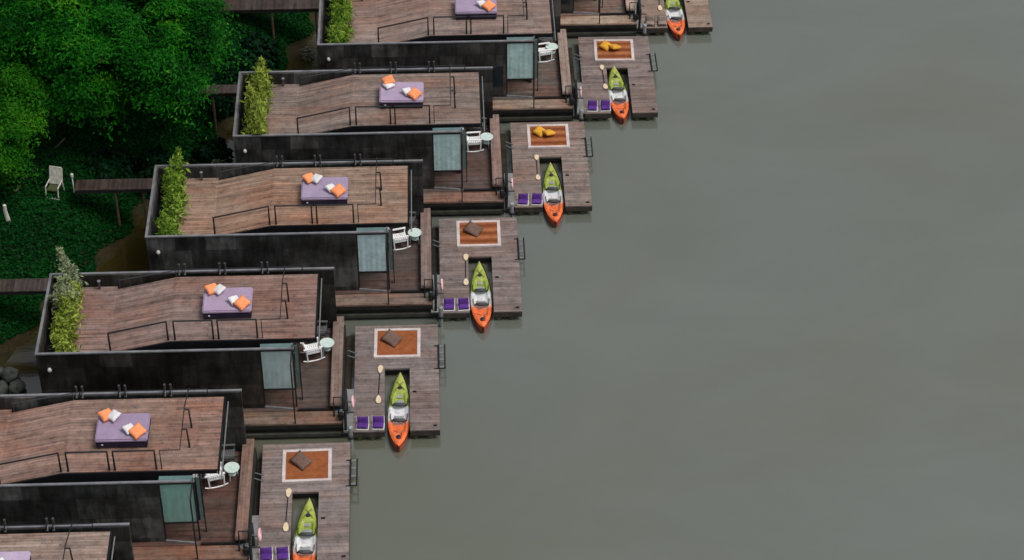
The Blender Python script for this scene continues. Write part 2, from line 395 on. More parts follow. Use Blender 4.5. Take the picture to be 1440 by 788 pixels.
# ------------------------------------------------------------------ floating house
HW = -9.70
def rail_part(root, pts, r=.041, name='railing', mat='black'):
    return MB().tube(pts, r, 6).build(name, mat, root)
def make_house():
    h = empty('floating_house', (0, 0, 0), 'house', 'house', 'floating houses moored side by side')
    # raft
    MB().box(HW, 1.74, -.80, 4.95, -.5, .70).build('raft', 'raft', h)
    MB().box(-2.9, 1.70, -.93, -.80, .14, .30).build('raft_beam', 'raft_beam', h)
    MB().box(-2.9, 1.72, -.90, -.803, .56, .74).build('edge_beam', 'raft', h)
    MB().box(-9.50, 1.255, -.195, 4.60, .72, .85).build('terrace_deck', 'terrace_wood', h)
    MB().box(-2.9, 1.72, -.90, -.20, .745, .82).build('edge_step', 'step_wood', h)
    MB().box(0.02, 1.50, -.235, -.165, .852, .94).build('kerb_rail', 'black', h)
    for x in (1.42, 1.60): MB().box(x - .03, x + .03, -.55, -.49, .82, 1.12).build('stub_post', 'black', h)
    MB().box(1.77, 2.0, 1.42, 5.0, -.25, .07).build('gap_shade_strip', 'gap_shade', h)  # added dark strip standing in for shade in the water gap
    # walls
    MB().box(HW, -1.29, 0, .14, .45, 3.85).build('wall', 'wall', h)
    MB().box(-1.288, 0.0, .01, .13, 3.74, 3.85).build('window_header', 'black', h)
    MB().box(HW, HW + .14, .142, 4.608, .45, 3.85).build('wall', 'wall', h)
    MB().box(HW, 1.42, 4.61, 4.75, .45, 3.85).build('wall', 'wall', h)
    t = .10
    MB().prism([(0.02, -.02), (0.02, -.02 + t), (HW + t - .02, -.02 + t), (HW + t - .02, 4.77 - t), (1.44, 4.77 - t), (1.44, 4.77), (HW - .02, 4.77), (HW - .02, -.02)], 3.852, 3.905).build('coping', 'coping', h)
    MB().box(-.055, .005, 0.0, .06, 3.907, 4.10).build('corner_stub', 'coping', h)
    # facade towards the river
    MB().box(-.16, -.105, .66, 4.40, 3.0, 3.725).build('glass_front', 'glass_dark', h)
    f = MB().box(-.17, -.10, 1.15, 4.60, .852, 2.98).build('glass_front', 'glass_dark', h)
    for y in (1.10, 2.3, 3.45): MB().box(-.20, -.08, y - .05, y, .853, 2.985).build('front_mullion', 'black', h)
    # roof slab, low deck, ramp and roof deck
    MB().prism([(HW + .145, .145), (-1.31, .145), (-1.31, .55), (-.10, .55), (-.10, 4.605), (HW + .145, 4.605)], 2.90, 3.0).build('roof_slab', 'void', h)
    MB().box(-8.55, -7.10, .16, 4.59, 3.18, 3.30).build('lower_deck', 'roof_wood', h)
    MB().side([(-7.098, 3.18), (-7.098, 3.30), (-4.70, 3.85), (.80, 3.85), (.80, 3.73), (-4.70, 3.73)], .65, 4.42).build('roof_deck', 'roof_wood', h)
    MB().side([(-7.09, 3.01), (-7.09, 3.27), (-4.70, 3.82), (.79, 3.82), (.79, 3.66), (-.10, 3.66), (-.10, 3.01)], .60, .648).build('deck_skirt', 'void', h)
    MB().side([(-7.09, 3.01), (-7.09, 3.17), (-4.70, 3.725), (-.10, 3.725), (-.10, 3.01)], 4.36, 4.41).build('deck_skirt', 'void', h)
    MB().box(.803, .86, .60, 4.45, 3.62, 3.84).build('deck_fascia', 'void', h)
    MB().tube([(.95, .24, 3.70), (.95, 4.3, 3.70)], .026, 8).build('gutter', 'grey_paint', h)
    # planter
    p = MB().box(-9.15, -8.565, .17, 4.58, 3.003, 3.22).build('planter', 'void', h)
    MB().box(-9.10, -8.60, .22, 4.53, 3.222, 3.26).build('soil', 'soil', p)
    # corner window with curtain
    wn = MB().box(-1.286, -1.23, .03, .09, .852, 3.738).build('window', 'black', h)
    MB().box(-.06, -.005, .03, .09, .852, 3.738).build('window_post', 'black', wn)
    MB().box(-1.228, -.062, .028, .092, 1.74, 1.80).build('window_rail', 'black', wn)
    MB().box(-1.228, -.062, .032, .044, 1.822, 3.70).build('pane', 'glass', wn)
    c = MB(); nx, nz = 48, 6; vs = []
    for side_ in (0, 1):
        for j in range(nz + 1):
            for i in range(nx + 1):
                u = i / nx; zz = 1.79 + (3.70 - 1.79) * j / nz
                x = -1.225 + 1.16 * u; y = .072 + .005 * math.sin(u * 2 * math.pi * 5.5 + .3 * math.sin(j)) * (1 - .35 * j / nz) + .003 * math.sin(u * 23 + 1.)
                vs.append((x, y + .015 * side_, zz ))
    m1 = (nx + 1) * (nz + 1)
    fs = []
    for j in range(nz):
        for i in range(nx):
            a = j * (nx + 1) + i
            fs += [(a, a + 1, a + nx + 2, a + nx + 1), (m1 + a, m1 + a + nx + 1, m1 + a + nx + 2, m1 + a + 1)]
    c.add(vs, fs).build('curtain', 'curtain', wn, smooth=True, fix=False)
    MB().box(-1.25, -.03, .083, .32, 3.853, 3.875).build('skylight', 'glass_teal', h)
    MB().bar((-1.26, .0, .90), (-.12, -.165, .90), .05, .09).build('door_track', 'steel', h)
    d = MB().box(.015, .15, .42, .46, 1.55, 3.66).build('sliding_leaf', 'glass_teal', h)
    MB().box(.152, .19, .41, .47, .852, 3.70).build('leaf_frame', 'black', d)
    dw = MB().box(-2.25, -1.42, -.03, -.003, 1.0, 2.55).build('side_window', 'glass_dark', h)
    MB().box(-2.29, -2.252, -.035, -.003, .96, 2.59).build('window_frame', 'black', dw)
    # outrigger frame over the terrace edge
    MB().box(-.085, -.035, -.90, -.84, .82, 3.80).build('frame_post', 'black', h)
    MB().box(-.085, -.035, -.90, -.025, 3.802, 3.85).build('frame_beam', 'black', h)
    # timber bench along the water side
    b = MB().box(1.27, 1.70, -.27, 4.92, 1.10, 1.20).build('bench', 'bench_wood', h, bevel=.012)
    MB().box(1.32, 1.64, -.18, 4.85, .702, 1.098).build('bench_base', 'raft', b)
    # railings, river side of the roof
    def zf(x): return 3.85 if x > -4.7 else 3.30 + (x + 7.1) / 2.4 * .55
    Y = .70
    for a, e in ((-7.0, -4.76), (-4.50, -3.04), (-2.84, -1.37)):
        rail_part(h, [(a, Y, zf(a)), (a, Y, zf(a) + .93), (e, Y, zf(e) + .93), (e, Y, zf(e))])
    rail_part(h, [(-1.18, Y, 3.85), (-1.18, Y, 4.78), (-.46, Y, 4.78), (-.46, 2.95, 4.78), (-.46, 4.45, 4.28)], .022)
    for y in (2.82, 1.80):
        rail_part(h, [(-.46, y - .02, 4.765), (-.30, y - .02, 4.765), (-.27, y - .02, 3.85)], .038)
    Y = 4.52
    for a, e in ((-4.50, -3.06), (-2.82, -1.39), (-1.16, .2)):
        rail_part(h, [(a, Y, 3.7), (a, Y, 4.16), (e, Y, 4.16), (e, Y, 3.7)], .026)
    rail_part(h, [(-7.0, Y - .06, 3.30), (-7.0, Y - .06, 3.72), (-4.74, Y - .06, 4.16), (-4.74, Y - .06, 3.72)], .026, mat='dark_steel')
    for x in (-4.63, -4.41, -3.05, -2.83, -1.38, -1.16):
        MB().tube([(x, 4.50, 3.86), (x, 4.70, 3.98), (x, 4.70, 4.28)], .05, 6).build('rail_bracket', 'bracket', h)
    # small lamp on the long wall and a vent stub
    lp = MB().lathe([(.03, -.03), (.075, -.02), (.085, .05), (.05, .13), (.01, .14)], (-9.25, -.075, 3.10), 12).build('wall_lamp', 'lamp', h, smooth=True)
    MB().box(-9.28, -9.22, -.05, -.003, 3.0, 3.07).build('lamp_bracket', 'black', lp)
    MB().lathe([(.05, 0), (.05, .36), (.075, .37), (.075, .42), (.02, .44)], (-7.8, 4.46, 3.302), 10).build('vent_pipe', 'grey_paint', h, smooth=True)
    return h

UN = {-1: (20.9, 20.2), 0: (17.49, 13.44), 1: (14.12, 6.69), 2: (11.0, 0.0), 3: (7.47, -6.92), 4: (4.22, -13.89), 5: (.70, -20.62)}
HL = {-1: 'house cropped by the top edge, only its terrace showing beside the topmost dock',
      0: 'black floating house with the topmost roof deck and a grassy planter cut by the edge',
      1: 'black walled floating house second from the top, with feathery bamboo in its roof planter',
      2: 'black walled floating house third from the top, with warm orange brown roof boards',
      3: 'black floating house fourth from the top, with a grey dry shrub in its planter',
      4: 'black walled floating house second from the bottom, its roof running off the left edge',
      5: 'lowest black walled floating house, only its roof corner showing at the bottom left'}
RT = {-1: (1, 1, 1), 0: (.98, .95, .97), 1: (.86, .86, .88), 2: (1.12, 1.0, .88), 3: (.90, .82, .85), 4: (1.02, .86, .82), 5: (1.08, 1.04, 1.02)}
WT = {-1: (1, 1, 1), 0: (1.25, 1.2, 1.2), 1: (1.0, 1.0, 1.0), 2: (1.15, 1.18, 1.2), 3: (.55, .5, .45), 4: (1.05, 1.08, 1.1), 5: (.8, .8, .8)}
TT = {-1: (1.8, 1.75, 1.6), 0: (1.3, 1.3, 1.25), 1: (1.05, .98, .98), 2: (.95, .92, .92), 3: (.95, .9, .86), 4: (.95, .8, .74), 5: (.9, .8, .7)}
CT = {4: (.36, .62, .55), 3: (.80, .88, .90), 2: (.93, .98, 1.02), 1: (.92, 1., 1.), 0: (.90, 1., .98)}
houses = {}
proto = make_house()
for i in (-1, 0, 1, 2, 3, 4, 5):
    o = proto if i == -1 else copy_tree(proto)
    o.location = (*UN[i], 0); o['label'] = HL[i]; houses[i] = o
    for k in ('roof_deck', 'lower_deck'): tint(o, k, RT[i])
    for k in ('wall',): tint(o, k, WT[i])
    for k in ('terrace_deck', 'edge_step', 'bench'): tint(o, k, TT[i])
    if i != -1 and i != 0:
        for ch in [q for q in o.children if q.name.startswith('side_window')]:
            for q in list(ch.children) + [ch]: bpy.data.objects.remove(q)
    for ch in o.children:
        if ch.name.startswith('window') and ch.children:
            for c2 in ch.children:
                if c2.name.startswith('curtain') and i in CT: c2.color = (*CT[i], 1)

# ------------------------------------------------------------------ planter plants
def make_hedge(i, label, mat, hgt, size, n, seed, y0=.25, y1=4.5, x0=-8.78, name='planter_hedge', wid=.40, aspect=2.2, upright=.4):
    g = np.random.default_rng(seed); rr = random.Random(seed)
    o = empty(name, (UN[i][0], UN[i][1], 3.262), label, 'hedge' if name == 'planter_hedge' else 'shrub', 'plants in the roof planters')
    P = []; st = MB(); y = y0
    stems = []
    while y < y1:
        hh = hgt * rr.uniform(.45, 1.0) * (.8 + .38 * (y / 4.5)); xx = x0 + rr.uniform(-.12, .12)
        lx = rr.uniform(-.35, .35); ly = rr.uniform(-.2, .35)
        pts = [(xx + lx * t * t, y + ly * t * t, hh * t) for t in (0, .35, .7, 1.)]
        st.tube(pts, [.016, .013, .009, .004], 5); stems.append((xx, y, lx, ly, hh)); y += rr.uniform(.20, .46)
    st.build('stems', 'stem', o)
    for k in range(n):
        xx, yy, lx, ly, hh = stems[g.integers(len(stems))]
        t = g.beta(1.6, 1.1); r = wid * g.uniform(.5, 1.25) * (.2 + .85 * math.sin(min(1, t * 1.05 + .12) * math.pi) ** .8)
        a = g.uniform(0, 6.283); q = r * math.sqrt(g.uniform(.02, 1))
        P.append((xx + lx * t * t + q * math.cos(a), yy + ly * t * t + q * math.sin(a) * .9, max(.02, hh * t + g.normal(0, .04))))
    P = np.array(P); low = P[:, 2] < .75
    P[low, 1] = np.clip(P[low, 1], .22, 4.45); P[:, 1] = np.clip(P[:, 1], .05, 5.2); P[low, 0] = np.maximum(P[low, 0], -9.45)
    N = g.normal(size=P.shape) + np.array([.1, -.3, upright])
    leaves_obj('foliage', P, N, size, mat, o, aspect, seed)
make_hedge(0, 'bright grassy hedge in the planter of the topmost roof deck', 'leaf_lush', 1.15, .17, 3300, 11, aspect=5, upright=.0, wid=.46)
make_hedge(1, 'tall feathery bamboo hedge on the second roof from the top', 'leaf_hedge', 2.0, .16, 3600, 12, aspect=4.5, wid=.50, upright=.0)
make_hedge(2, 'green hedge on the third roof from the top, leafiest at its far end', 'leaf_lush', 1.35, .14, 3800, 13, wid=.48, aspect=3, upright=.1)
make_hedge(3, 'yellow green hedge on the fourth roof from the top, beside a dry grey shrub', 'leaf_hedge', 1.3, .14, 3300, 14, y1=4.1, wid=.50, aspect=3, upright=.1)
make_hedge(3, 'pale grey dry shrub standing tallest at the far end of the fourth roof planter', 'leaf_dry', 2.0, .12, 1500, 15, y0=2.9, y1=4.5, name='dry_shrub', wid=.50, x0=-8.95, aspect=3)

# ------------------------------------------------------------------ furniture
def pillow_mesh(w, d, h, seed=0):
    rr = random.Random(seed); n = 10; vs = []; fs = []
    for s in (1, -1):
        for j in range(n + 1):
            for i in range(n + 1):
                u = i / n * 2 - 1; v = j / n * 2 - 1
                k = (max(0, 1 - u ** 4) * max(0, 1 - v ** 4)) ** .55
                pin = 1 - .06 * (1 - abs(u) ** 2) * abs(v) ** 3; pin2 = 1 - .06 * (1 - abs(v) ** 2) * abs(u) ** 3
                vs.append((u * w / 2 * pin2, v * d / 2 * pin, s * h / 2 * k + .008 * math.sin(5 * u + seed) * math.sin(4 * v + 2 * seed) * k))
    m1 = (n + 1) ** 2
    for j in range(n):
        for i in range(n):
            a = j * (n + 1) + i; fs += [(a, a + 1, a + n + 2, a + n + 1), (m1 + a, m1 + a + n + 1, m1 + a + n + 2, m1 + a + 1)]
    mb = MB().add(vs, fs)
    return mb
def cushion(name, mat, loc, rot, size, label, group, cat='cushion', seed=0):
    o = pillow_mesh(*size, seed).build(name, mat, None, smooth=True, fix=False)
    me = o.data; bm = bmesh.new(); bm.from_mesh(me); bmesh.ops.remove_doubles(bm, verts=bm.verts, dist=1e-4); bm.to_mesh(me); bm.free()
    o.location = loc; o.rotation_euler = rot
    return tag(o, label, cat, group)

def make_daybed():
    b = empty('daybed', (0, 0, 0), 'x', 'daybed', 'purple daybeds on the roof decks')
    MB().box(0, 1.85, 0, 1.38, .07, .30).build('bed_base', 'navy', b, bevel=.02)
    MB().box(-.02, 1.87, -.02, 1.40, .305, .45).build('mattress', 'purple', b, smooth=False, bevel=.045)
    for x, y in ((.06, .06), (1.79, .06), (.06, 1.32), (1.79, 1.32)): MB().lathe([(.035, 0), (.035, .07)], (x, y, 0), 8).build('leg', 'black', b)
    MB().box(.20, .27, -.028, -.021, .19, .25).build('care_tag', 'white_cloth', b)
    return b
bed0 = make_daybed()
bedname = {0: 'topmost roof deck, cut by the top edge', 1: 'second roof deck from the top', 2: 'third roof deck from the top', 3: 'fourth roof deck from the top', 4: 'second roof deck from the bottom', 5: 'lowest roof deck, cut by the left edge'}
cushroof = {0: 'topmost roof', 1: 'second roof from the top', 2: 'third roof from the top', 3: 'fourth roof from the top', 4: 'second roof from the bottom', 5: 'lowest roof'}
first = True
cg = 'loose cushions on the daybeds'
for i in range(6):
    b = bed0 if first else copy_tree(bed0); first = False
    ox, oy = UN[i]; bx, by = ox - 3.50 + {4: -.12, 5: -.1}.get(i, 0), oy + 1.80
    b.location = (bx, by, 3.852); b.rotation_euler = (0, 0, R([0, -1, 0, .5, 0, 0][i]))
    b['label'] = ('pale ' if i == 5 else '') + 'purple daybed on the ' + bedname[i]
    tint(b, 'mattress', {5: (1.3, 1.3, 1.25), 1: (1.12, 1.1, 1.1), 3: (1.05, 1.0, 1.0), 2: (.98, .98, 1), 4: (.9, .86, .9)}.get(i, (1, 1, 1)))  # lowest mattress: its brighter lighting is put into a paler tint
    zt = 3.852 + .44
    def C(kind, mat, x, y, rz, tx, ty, what, s, dz=.0):
        cushion('cushion', mat, (bx + x, by + y, zt + .11 + dz), (R(tx), R(ty), R(rz)), ((.46, .44, .16) if mat == 'white_cloth' else (.55, .52, .19)), what + ' on the daybed of the ' + cushroof[i], cg, seed=s)
    j = rnd.uniform(-6, 6)
    if i in (1,):
        C('o', 'white_cloth', .38, 1.0, 35, 0, 0, 'white cushion under an orange one', i)
        C('o', 'orange', .36, 1.22, 20, 8, -10, 'orange cushion stacked over white', i + 3, .09)
    elif i in (2, 3, 4):
        C('o', 'orange', .30, 1.20, 38 + j, 10, 8, 'far left orange cushion', i)
        C('o', 'white_cloth', .58, 1.10, 50 + j, -8, -16, 'far left white cushion', i + 3, .05)
    if i in (1, 2, 3, 4, 0):
        C('o', 'white_cloth', 1.20, .50 if i != 4 else .44, 40 + j, 12, 10, 'near right white cushion', i + 6)
        C('o', 'orange', 1.50, .27, 42 - j, 14, -12, 'near right orange cushion', i + 9, .04)
    if i == 5: C('o', 'white_cloth', .92, .72, 30, 10, 8, 'single white cushion', 5)

def make_chair():
    c = empty('rocking_chair', (0, 0, 0), 'x', 'chair', 'rocking chairs on the terraces')
    # faces +x; seat 0.43 m high
    st = MB()
    for k in range(7):
        x = -.24 + k * .08; st.box(x, x + .062, -.245, .245, .415 + .012 * abs(k - 3), .440 + .012 * abs(k - 3))
    st.box(-.25, .32, -.27, -.247, .38, .44); st.box(-.25, .32, .247, .27, .38, .44)
    st.build('seat', 'white', c)
    bk = MB()
    for k in range(6):
        y = -.235 + k * .087; bk.bar((-.25, y + .018, .44), (-.46, y + .018, 1.03), .06, .022, (1, 0, 0))
    bk.bar((-.47, -.27, 1.04), (-.47, .27, 1.04), .10, .04); bk.bar((-.27, -.26, .50), (-.27, .26, .50), .05, .03)
    bk.build('backrest', 'white', c)
    for s in (-1, 1):
        y = s * .285
        MB().tube([(-.46, y, .10), (-.30, y, .045), (-.1, y, .025), (.1, y, .025), (.28, y, .05), (.42, y, .10)], .026, 6).build('rocker', 'white', c)
        MB().bar((-.42, y, .66), (.34, y, .66), .085, .03).build('armrest', 'white', c)
        MB().bar((.28, y, .06), (.30, y, .645), .045, .045).build('leg', 'white', c)
        MB().bar((-.27, y, .05), (-.31, y, .645), .045, .045).build('leg', 'white', c)
    return c
ch0 = make_chair(); first = True
chn = {0: 'topmost house', 1: 'second house from the top', 2: 'third house from the top', 3: 'fourth house from the top', 4: 'second house from the bottom'}
cpos = {0: (.58, 2.98, 12), 1: (.52, 2.88, 4), 2: (.38, 2.86, 14), 3: (.50, 2.92, 16), 4: (.34, 2.98, 16)}
for i in range(5):
    for far in (0, 1):
        c = ch0 if first else copy_tree(ch0); first = False
        x, y, a = cpos[i]
        if far:
            x, y, a = .72, 3.98, -20 + 6 * i
            for q in c.children:
                q.material_slots[0].link = 'OBJECT'; q.material_slots[0].material = M['chair_grey']
        c.location = (UN[i][0] + x, UN[i][1] + y, .852); c.rotation_euler = (0, 0, R(a))
        c['label'] = ('grey rocking chair half under the roof edge behind the table, ' if far else 'white rocking chair beside the mint table, ') + chn[i]
def make_table():
    t = empty('side_table', (0, 0, 0), 'x', 'table', 'small round tables on the terraces')
    MB().lathe([(.02, .49), (.27, .495), (.29, .505), (.29, .525), (.27, .535), (.25, .525), (.01, .525)], n=24).build('table_top', 'mint', t, smooth=False)
    for k in range(3):
        a = R(30 + 120 * k); MB().tube([(.16 * math.cos(a), .16 * math.sin(a), .49), (.23 * math.cos(a), .23 * math.sin(a), .0)], .017, 6).build('leg', 'mint', t)
    MB().lathe([(.14, .19), (.155, .20), (.14, .21)], n=16).build('brace_ring', 'mint', t)
    return t
tb0 = make_table(); first = True
tpos = {0: (.95, 3.22), 1: (1.1, 3.02), 2: (1.03, 3.06), 3: (1.07, 3.14), 4: (.96, 3.22)}
for i in range(5):
    t = tb0 if first else copy_tree(tb0); first = False
    t.location = (UN[i][0] + tpos[i][0], UN[i][1] + tpos[i][1], .852); t.rotation_euler = (0, 0, R(25 * i))
    t['label'] = 'round pale mint side table on the terrace of the ' + chn[i]

# ------------------------------------------------------------------ docks
DO = {-1: (0, .29), 0: (.22, .22), 1: (.17, .17), 2: (0, 0), 3: (.10, .02), 4: (-.04, .22)}
def make_dock():
    d = empty('floating_dock', (0, 0, 0), 'x', 'dock', 'floating docks beside the houses')
    z0, z1 = .36, .45
    MB().prism([(2.05, -1.08), (3.24, -1.08), (3.24, 2.50), (4.23, 2.50), (4.23, -1.08), (5.38, -1.08), (5.38, 5.10), (2.05, 5.10)], z0, z1).build('dock_deck', 'dock_wood', d)
    MB().box(1.66, 2.045, -1.0, 1.38, .33, .435).build('landing_plate', 'landing', d)
    MB().prism([(2.12, -1.03), (3.19, -1.03), (3.19, 2.55), (4.28, 2.55), (4.28, -1.03), (5.32, -1.03), (5.32, 5.04), (2.12, 5.04)], .16, .358).build('dock_frame', 'raft', d)
    for a, b in ((2.05, 3.24), (4.23, 5.38)): MB().box(a, b, -1.13, -1.082, .20, .445).build('fascia', 'fascia', d)
    for x, y in ((2.25, -.95), (2.75, -.95), (4.4, -.95), (4.95, -.95), (2.25, 2.0), (4.95, 2.0), (2.25, 4.2), (3.6, 4.2), (4.95, 4.2)):
        MB().lathe([(.05, -.35), (.17, -.33), (.17, .14), (.15, .155)], (x, y, 0), 12).build('float', 'float', d, smooth=False)
    for y in (3.15, 3.45): MB().tube([(1.76, y, .62), (2.2, y, .40)], .035, 6).build('hinge_arm', 'dark_steel', d)
    for x, y in ((5.2, -.85), (4.42, 1.1)): MB().box(x - .07, x + .07, y - .03, y + .03, .452, .50).build('cleat', 'black', d)
    return d
def dock_mats():
    t = NT('grey landing plate'); n = t.noise(t.objcoord(), 3, 5, .6)
    M['landing'] = t.done(t.ramp(n, [(.3, (.15, .15, .148)), (.7, (.23, .23, .225))]), .6, .3)
    M['fascia'] = plain('wet fascia board', (.05, .040, .033), .7, .25, var=.5, scale=3)
dock_mats()
dk0 = make_dock(); first = True
dn = {-1: 'topmost dock', 0: 'second dock from the top', 1: 'third dock from the top', 2: 'fourth dock from the top', 3: 'second dock from the bottom', 4: 'lowest dock'}
dlab = {-1: 'sun bleached timber dock cut by the top edge, with a kayak slot', 0: 'timber dock second from the top, with striped rug and mustard cushions',
        1: 'timber dock third from the top, with striped rug and mustard cushions', 2: 'timber dock fourth from the top, with striped rug and one brown cushion',
        3: 'greyish timber dock second from the bottom, around a green and orange kayak', 4: 'lowest timber dock, cut by the bottom edge of the photo'}
DT = {-1: (1.25, 1.16, 1.0), 0: (.93, .9, .92), 1: (1.04, 1.0, .97), 2: (.94, .92, .95), 3: (.93, .93, .97), 4: (.98, .98, 1.02)}
for i in range(-1, 5):
    d = dk0 if first else copy_tree(dk0); first = False
    d.location = (UN[i][0] + DO[i][0], UN[i][1] + DO[i][1], 0); d['label'] = dlab[i]
    d.rotation_euler = (0, 0, R({0: -.4, 3: .3, 4: .5}.get(i, 0)))
    tint(d, 'dock_deck', DT[i])
def DP(i, x, y): return (UN[i][0] + DO[i][0] + x, UN[i][1] + DO[i][1] + y)

def make_rug(mat):
    r = empty('rug', (0, 0, 0), 'x', 'rug', 'bordered rugs on the docks')
    MB().box(-.80, .80, -.74, .74, 0.0, .012).build('weave', mat, r)
    bd = MB(); 
    outer = [(-.93, -.86), (.93, -.86), (.93, .86), (-.93, .86)]; inner = [(-.802, -.742), (.802, -.742), (.802, .742), (-.802, .742)]
    vs = [(x, y, z) for z in (0, .03) for x, y in outer + inner]; fs = []
    for k in range(4):
        q = (k + 1) % 4
        fs += [(k, q, 8 + q, 8 + k), (4 + q, 4 + k, 12 + k, 12 + q), (8 + k, 8 + q, 12 + q, 12 + k), (q, k, 4 + k, 4 + q)]
    bd.add(vs, fs).build('border', 'rug_edge', r)
    for s in (-1, 1):
        fr = MB(); pts = []
        for k in range(45): pts.append((-.93 + 1.86 * k / 44, s * (.875 + (.05 if k % 2 else 0)), .008))
        fr.tube(pts, .011, 4)
        fr.build('fringe', 'rug_edge', r)
    return r
rugs = {'rug_stripe': make_rug('rug_stripe'), 'rug_plain': make_rug('rug_plain')}; used = set()
for i in range(0, 5):
    k = 'rug_stripe' if i in (0, 1, 2) else 'rug_plain'
    r = rugs[k] if k not in used else copy_tree(rugs[k]); used.add(k)
    x, y = DP(i, 3.72, 4.03 - (.1 if i in (0, 4) else 0)); r.location = (x, y, .452); r.rotation_euler = (0, 0, R([-1.5, 0, 0, -.5, 1][i]))
    r['label'] = ('striped rust red rug with white border on the ' if k == 'rug_stripe' else 'plain rust brown rug with white border on the ') + dn[i]
    if i in (0, 1):
        cushion('cushion', 'mustard', (x - .38, y + .20, .452 + .13), (R(12), R(-10), R(50)), (.52, .52, .2), 'left of two mustard cushions on the rug, ' + dn[i], 'mustard cushions on the dock rugs', seed=3 + i)
        cushion('cushion', 'mustard', (x + .02, y + .04, .452 + .17), (R(-14), R(12), R(28)), (.52, .52, .2), 'right of two mustard cushions on the rug, ' + dn[i], 'mustard cushions on the dock rugs', seed=7 + i)
    else:
        cushion('cushion', 'taupe', (x - .22, y + .12, .452 + .15), (R(16), R(10), R(-24 - 5 * i)), (.74, .58, .17), 'grey brown floor cushion on the rug of the ' + dn[i], 'brown cushions on the dock rugs', seed=i)

def make_kayak():
    k = empty('kayak', (0, 0, 0), 'x', 'kayak', 'sit on top kayaks moored in the dock slots')
    L = 4.05; n = 37; prof = []
    def W(t):   # t 0 = orange stern end, 1 = green bow end
        a = min(1, t / .40); b = min(1, (1 - t) / .56)
        return .40 * (math.sin(a * math.pi / 2) ** .66) * (math.sin(b * math.pi / 2) ** .64) if 0 < t < 1 else .012
    ring = 13; vs = []; fs = []; top = []
    def sheer(t): return .26 + .14 * abs(2 * t - .9) ** 2.2
    def well(t, u):
        d = 0.
        for c, hl, hw in ((.30, .11, .68), (.49, .105, .70), (.66, .085, .60), (.14, .045, .40)):
            q = max(abs(t - c) / hl, abs(u) / hw)
            d = max(d, min(1, max(0, (1.0 - q) / .28)))
        return d
    nn = 65
    def wd(j): return max(.014, W(j / (nn - 1)))
    cols = 17; dv = []; df = []
    for j in range(nn):
        t = j / (nn - 1); y = -L / 2 + L * t; w_ = wd(j)
        for c in range(cols):
            u = c / (cols - 1) * 2 - 1
            z = sheer(t) + .05 * (1 - u * u) - .13 * well(t, u) - .03 * abs(u) ** 6
            dv.append((u * w_, y, z))
    df = [(j * cols + c, j * cols + c + 1, (j + 1) * cols + c + 1, (j + 1) * cols + c) for j in range(nn - 1) for c in range(cols - 1)]
    # underside
    hv = []; hc = 11
    for j in range(nn):
        t = j / (nn - 1); y = -L / 2 + L * t; w_ = wd(j)
        for c in range(hc):
            a = math.pi * c / (hc - 1); u = -math.cos(a)
            hv.append((u * (w_ + .04), y, (sheer(t) - .012) - math.sin(a) ** .7 * (sheer(t) - .012 + .10 * (W(t) / .4))))
    hf = [(j * hc + c, (j + 1) * hc + c, (j + 1) * hc + c + 1, j * hc + c + 1) for j in range(nn - 1) for c in range(hc - 1)]
    MB().add(hv, hf).build('hull', 'kayak_hull', k, smooth=True, fix=False)
    MB().add(dv, df).build('deck', 'kayak', k, smooth=True, fix=False)
    for yy, r in ((-1.49, .085), (1.22, .085)):
        t = (yy + L / 2) / L; MB().lathe([(r, -.02), (r, .03), (r * .8, .045), (.01, .045)], (0, yy, sheer(t) + .035), 14).build('hatch', 'vinyl', k)
    for yy, sgn in ((-.62, 1), (.26, 1)):
        t = (yy + L / 2) / L; w2 = W(t) * .62; z = sheer(t) - .06
        MB().tube([(-w2, yy + .10, z + .05), (-w2 * .75, yy + .02, z + .17), (0, yy - .03, z + .20), (w2 * .75, yy + .02, z + .17), (w2, yy + .10, z + .05)], [.03, .065, .085, .065, .03], 8).build('seat_back', 'seat_grey', k, smooth=True)
    for yy, w3, l3 in ((-.36, .36, .34), (.50, .34, .34), (1.0 - .1, .20, .26)):
        t = (yy + L / 2) / L; q = pillow_mesh(w3, l3, .05, 3).build('seat_pad', 'pad_light', k, smooth=True, fix=False); q.location = (0, yy, sheer(t) - .055)
    for s in (-1, 1):
        for y0_, y1_ in ((-.60, -.18), (.28, .66)):
            w4 = .27; t0 = (y0_ + L / 2) / L; t1 = (y1_ + L / 2) / L
            MB().tube([(s * w4, y0_, sheer(t0) + .06), (s * w4 * 1.12, (y0_ + y1_) / 2, sheer((t0 + t1) / 2) + .06), (s * w4 * 1.12, y1_, sheer(t1) + .055)], .014, 5).build('strap', 'vinyl', k)
    for s in (-1, 1):
        MB().tube([(-s * .17, 1.36 - 2.72 * (s > 0) * 0 - .26, sheer(.92) + .0), (s * .12, 1.52, sheer(.93) + .05)], .010, 5).build('bungee', 'vinyl', k)
        MB().tube([(-s * .20, -1.36, sheer(.2) + .03), (s * .20, -1.10, sheer(.25) + .02)], .012, 5).build('bungee', 'vinyl', k)
    for s in (-1, 1):
        for yy in (-.1, .75):
            t = (yy + L / 2) / L; x = s * (W(t) + .02); MB().tube([(x, yy - .09, sheer(t) - .02), (x + s * .02, yy, sheer(t) + .015), (x, yy + .09, sheer(t) - .02)], .013, 5).build('side_handle', 'vinyl', k)
    return k
M['pad_light'] = plain('pale grey seat pad', (.30, .31, .31), .7, .2, var=.3)
M['seat_grey'] = plain('grey seat pad', (.07, .072, .075), .7, .2)
ky0 = make_kayak(); first = True
kpos = {-1: (3.70, .72, 1), 0: (3.90, .84, 2.0), 1: (3.90, .18, .5), 2: (3.72, .12, .8), 3: (3.90, .25, -1), 4: (3.75, .38, -2)}
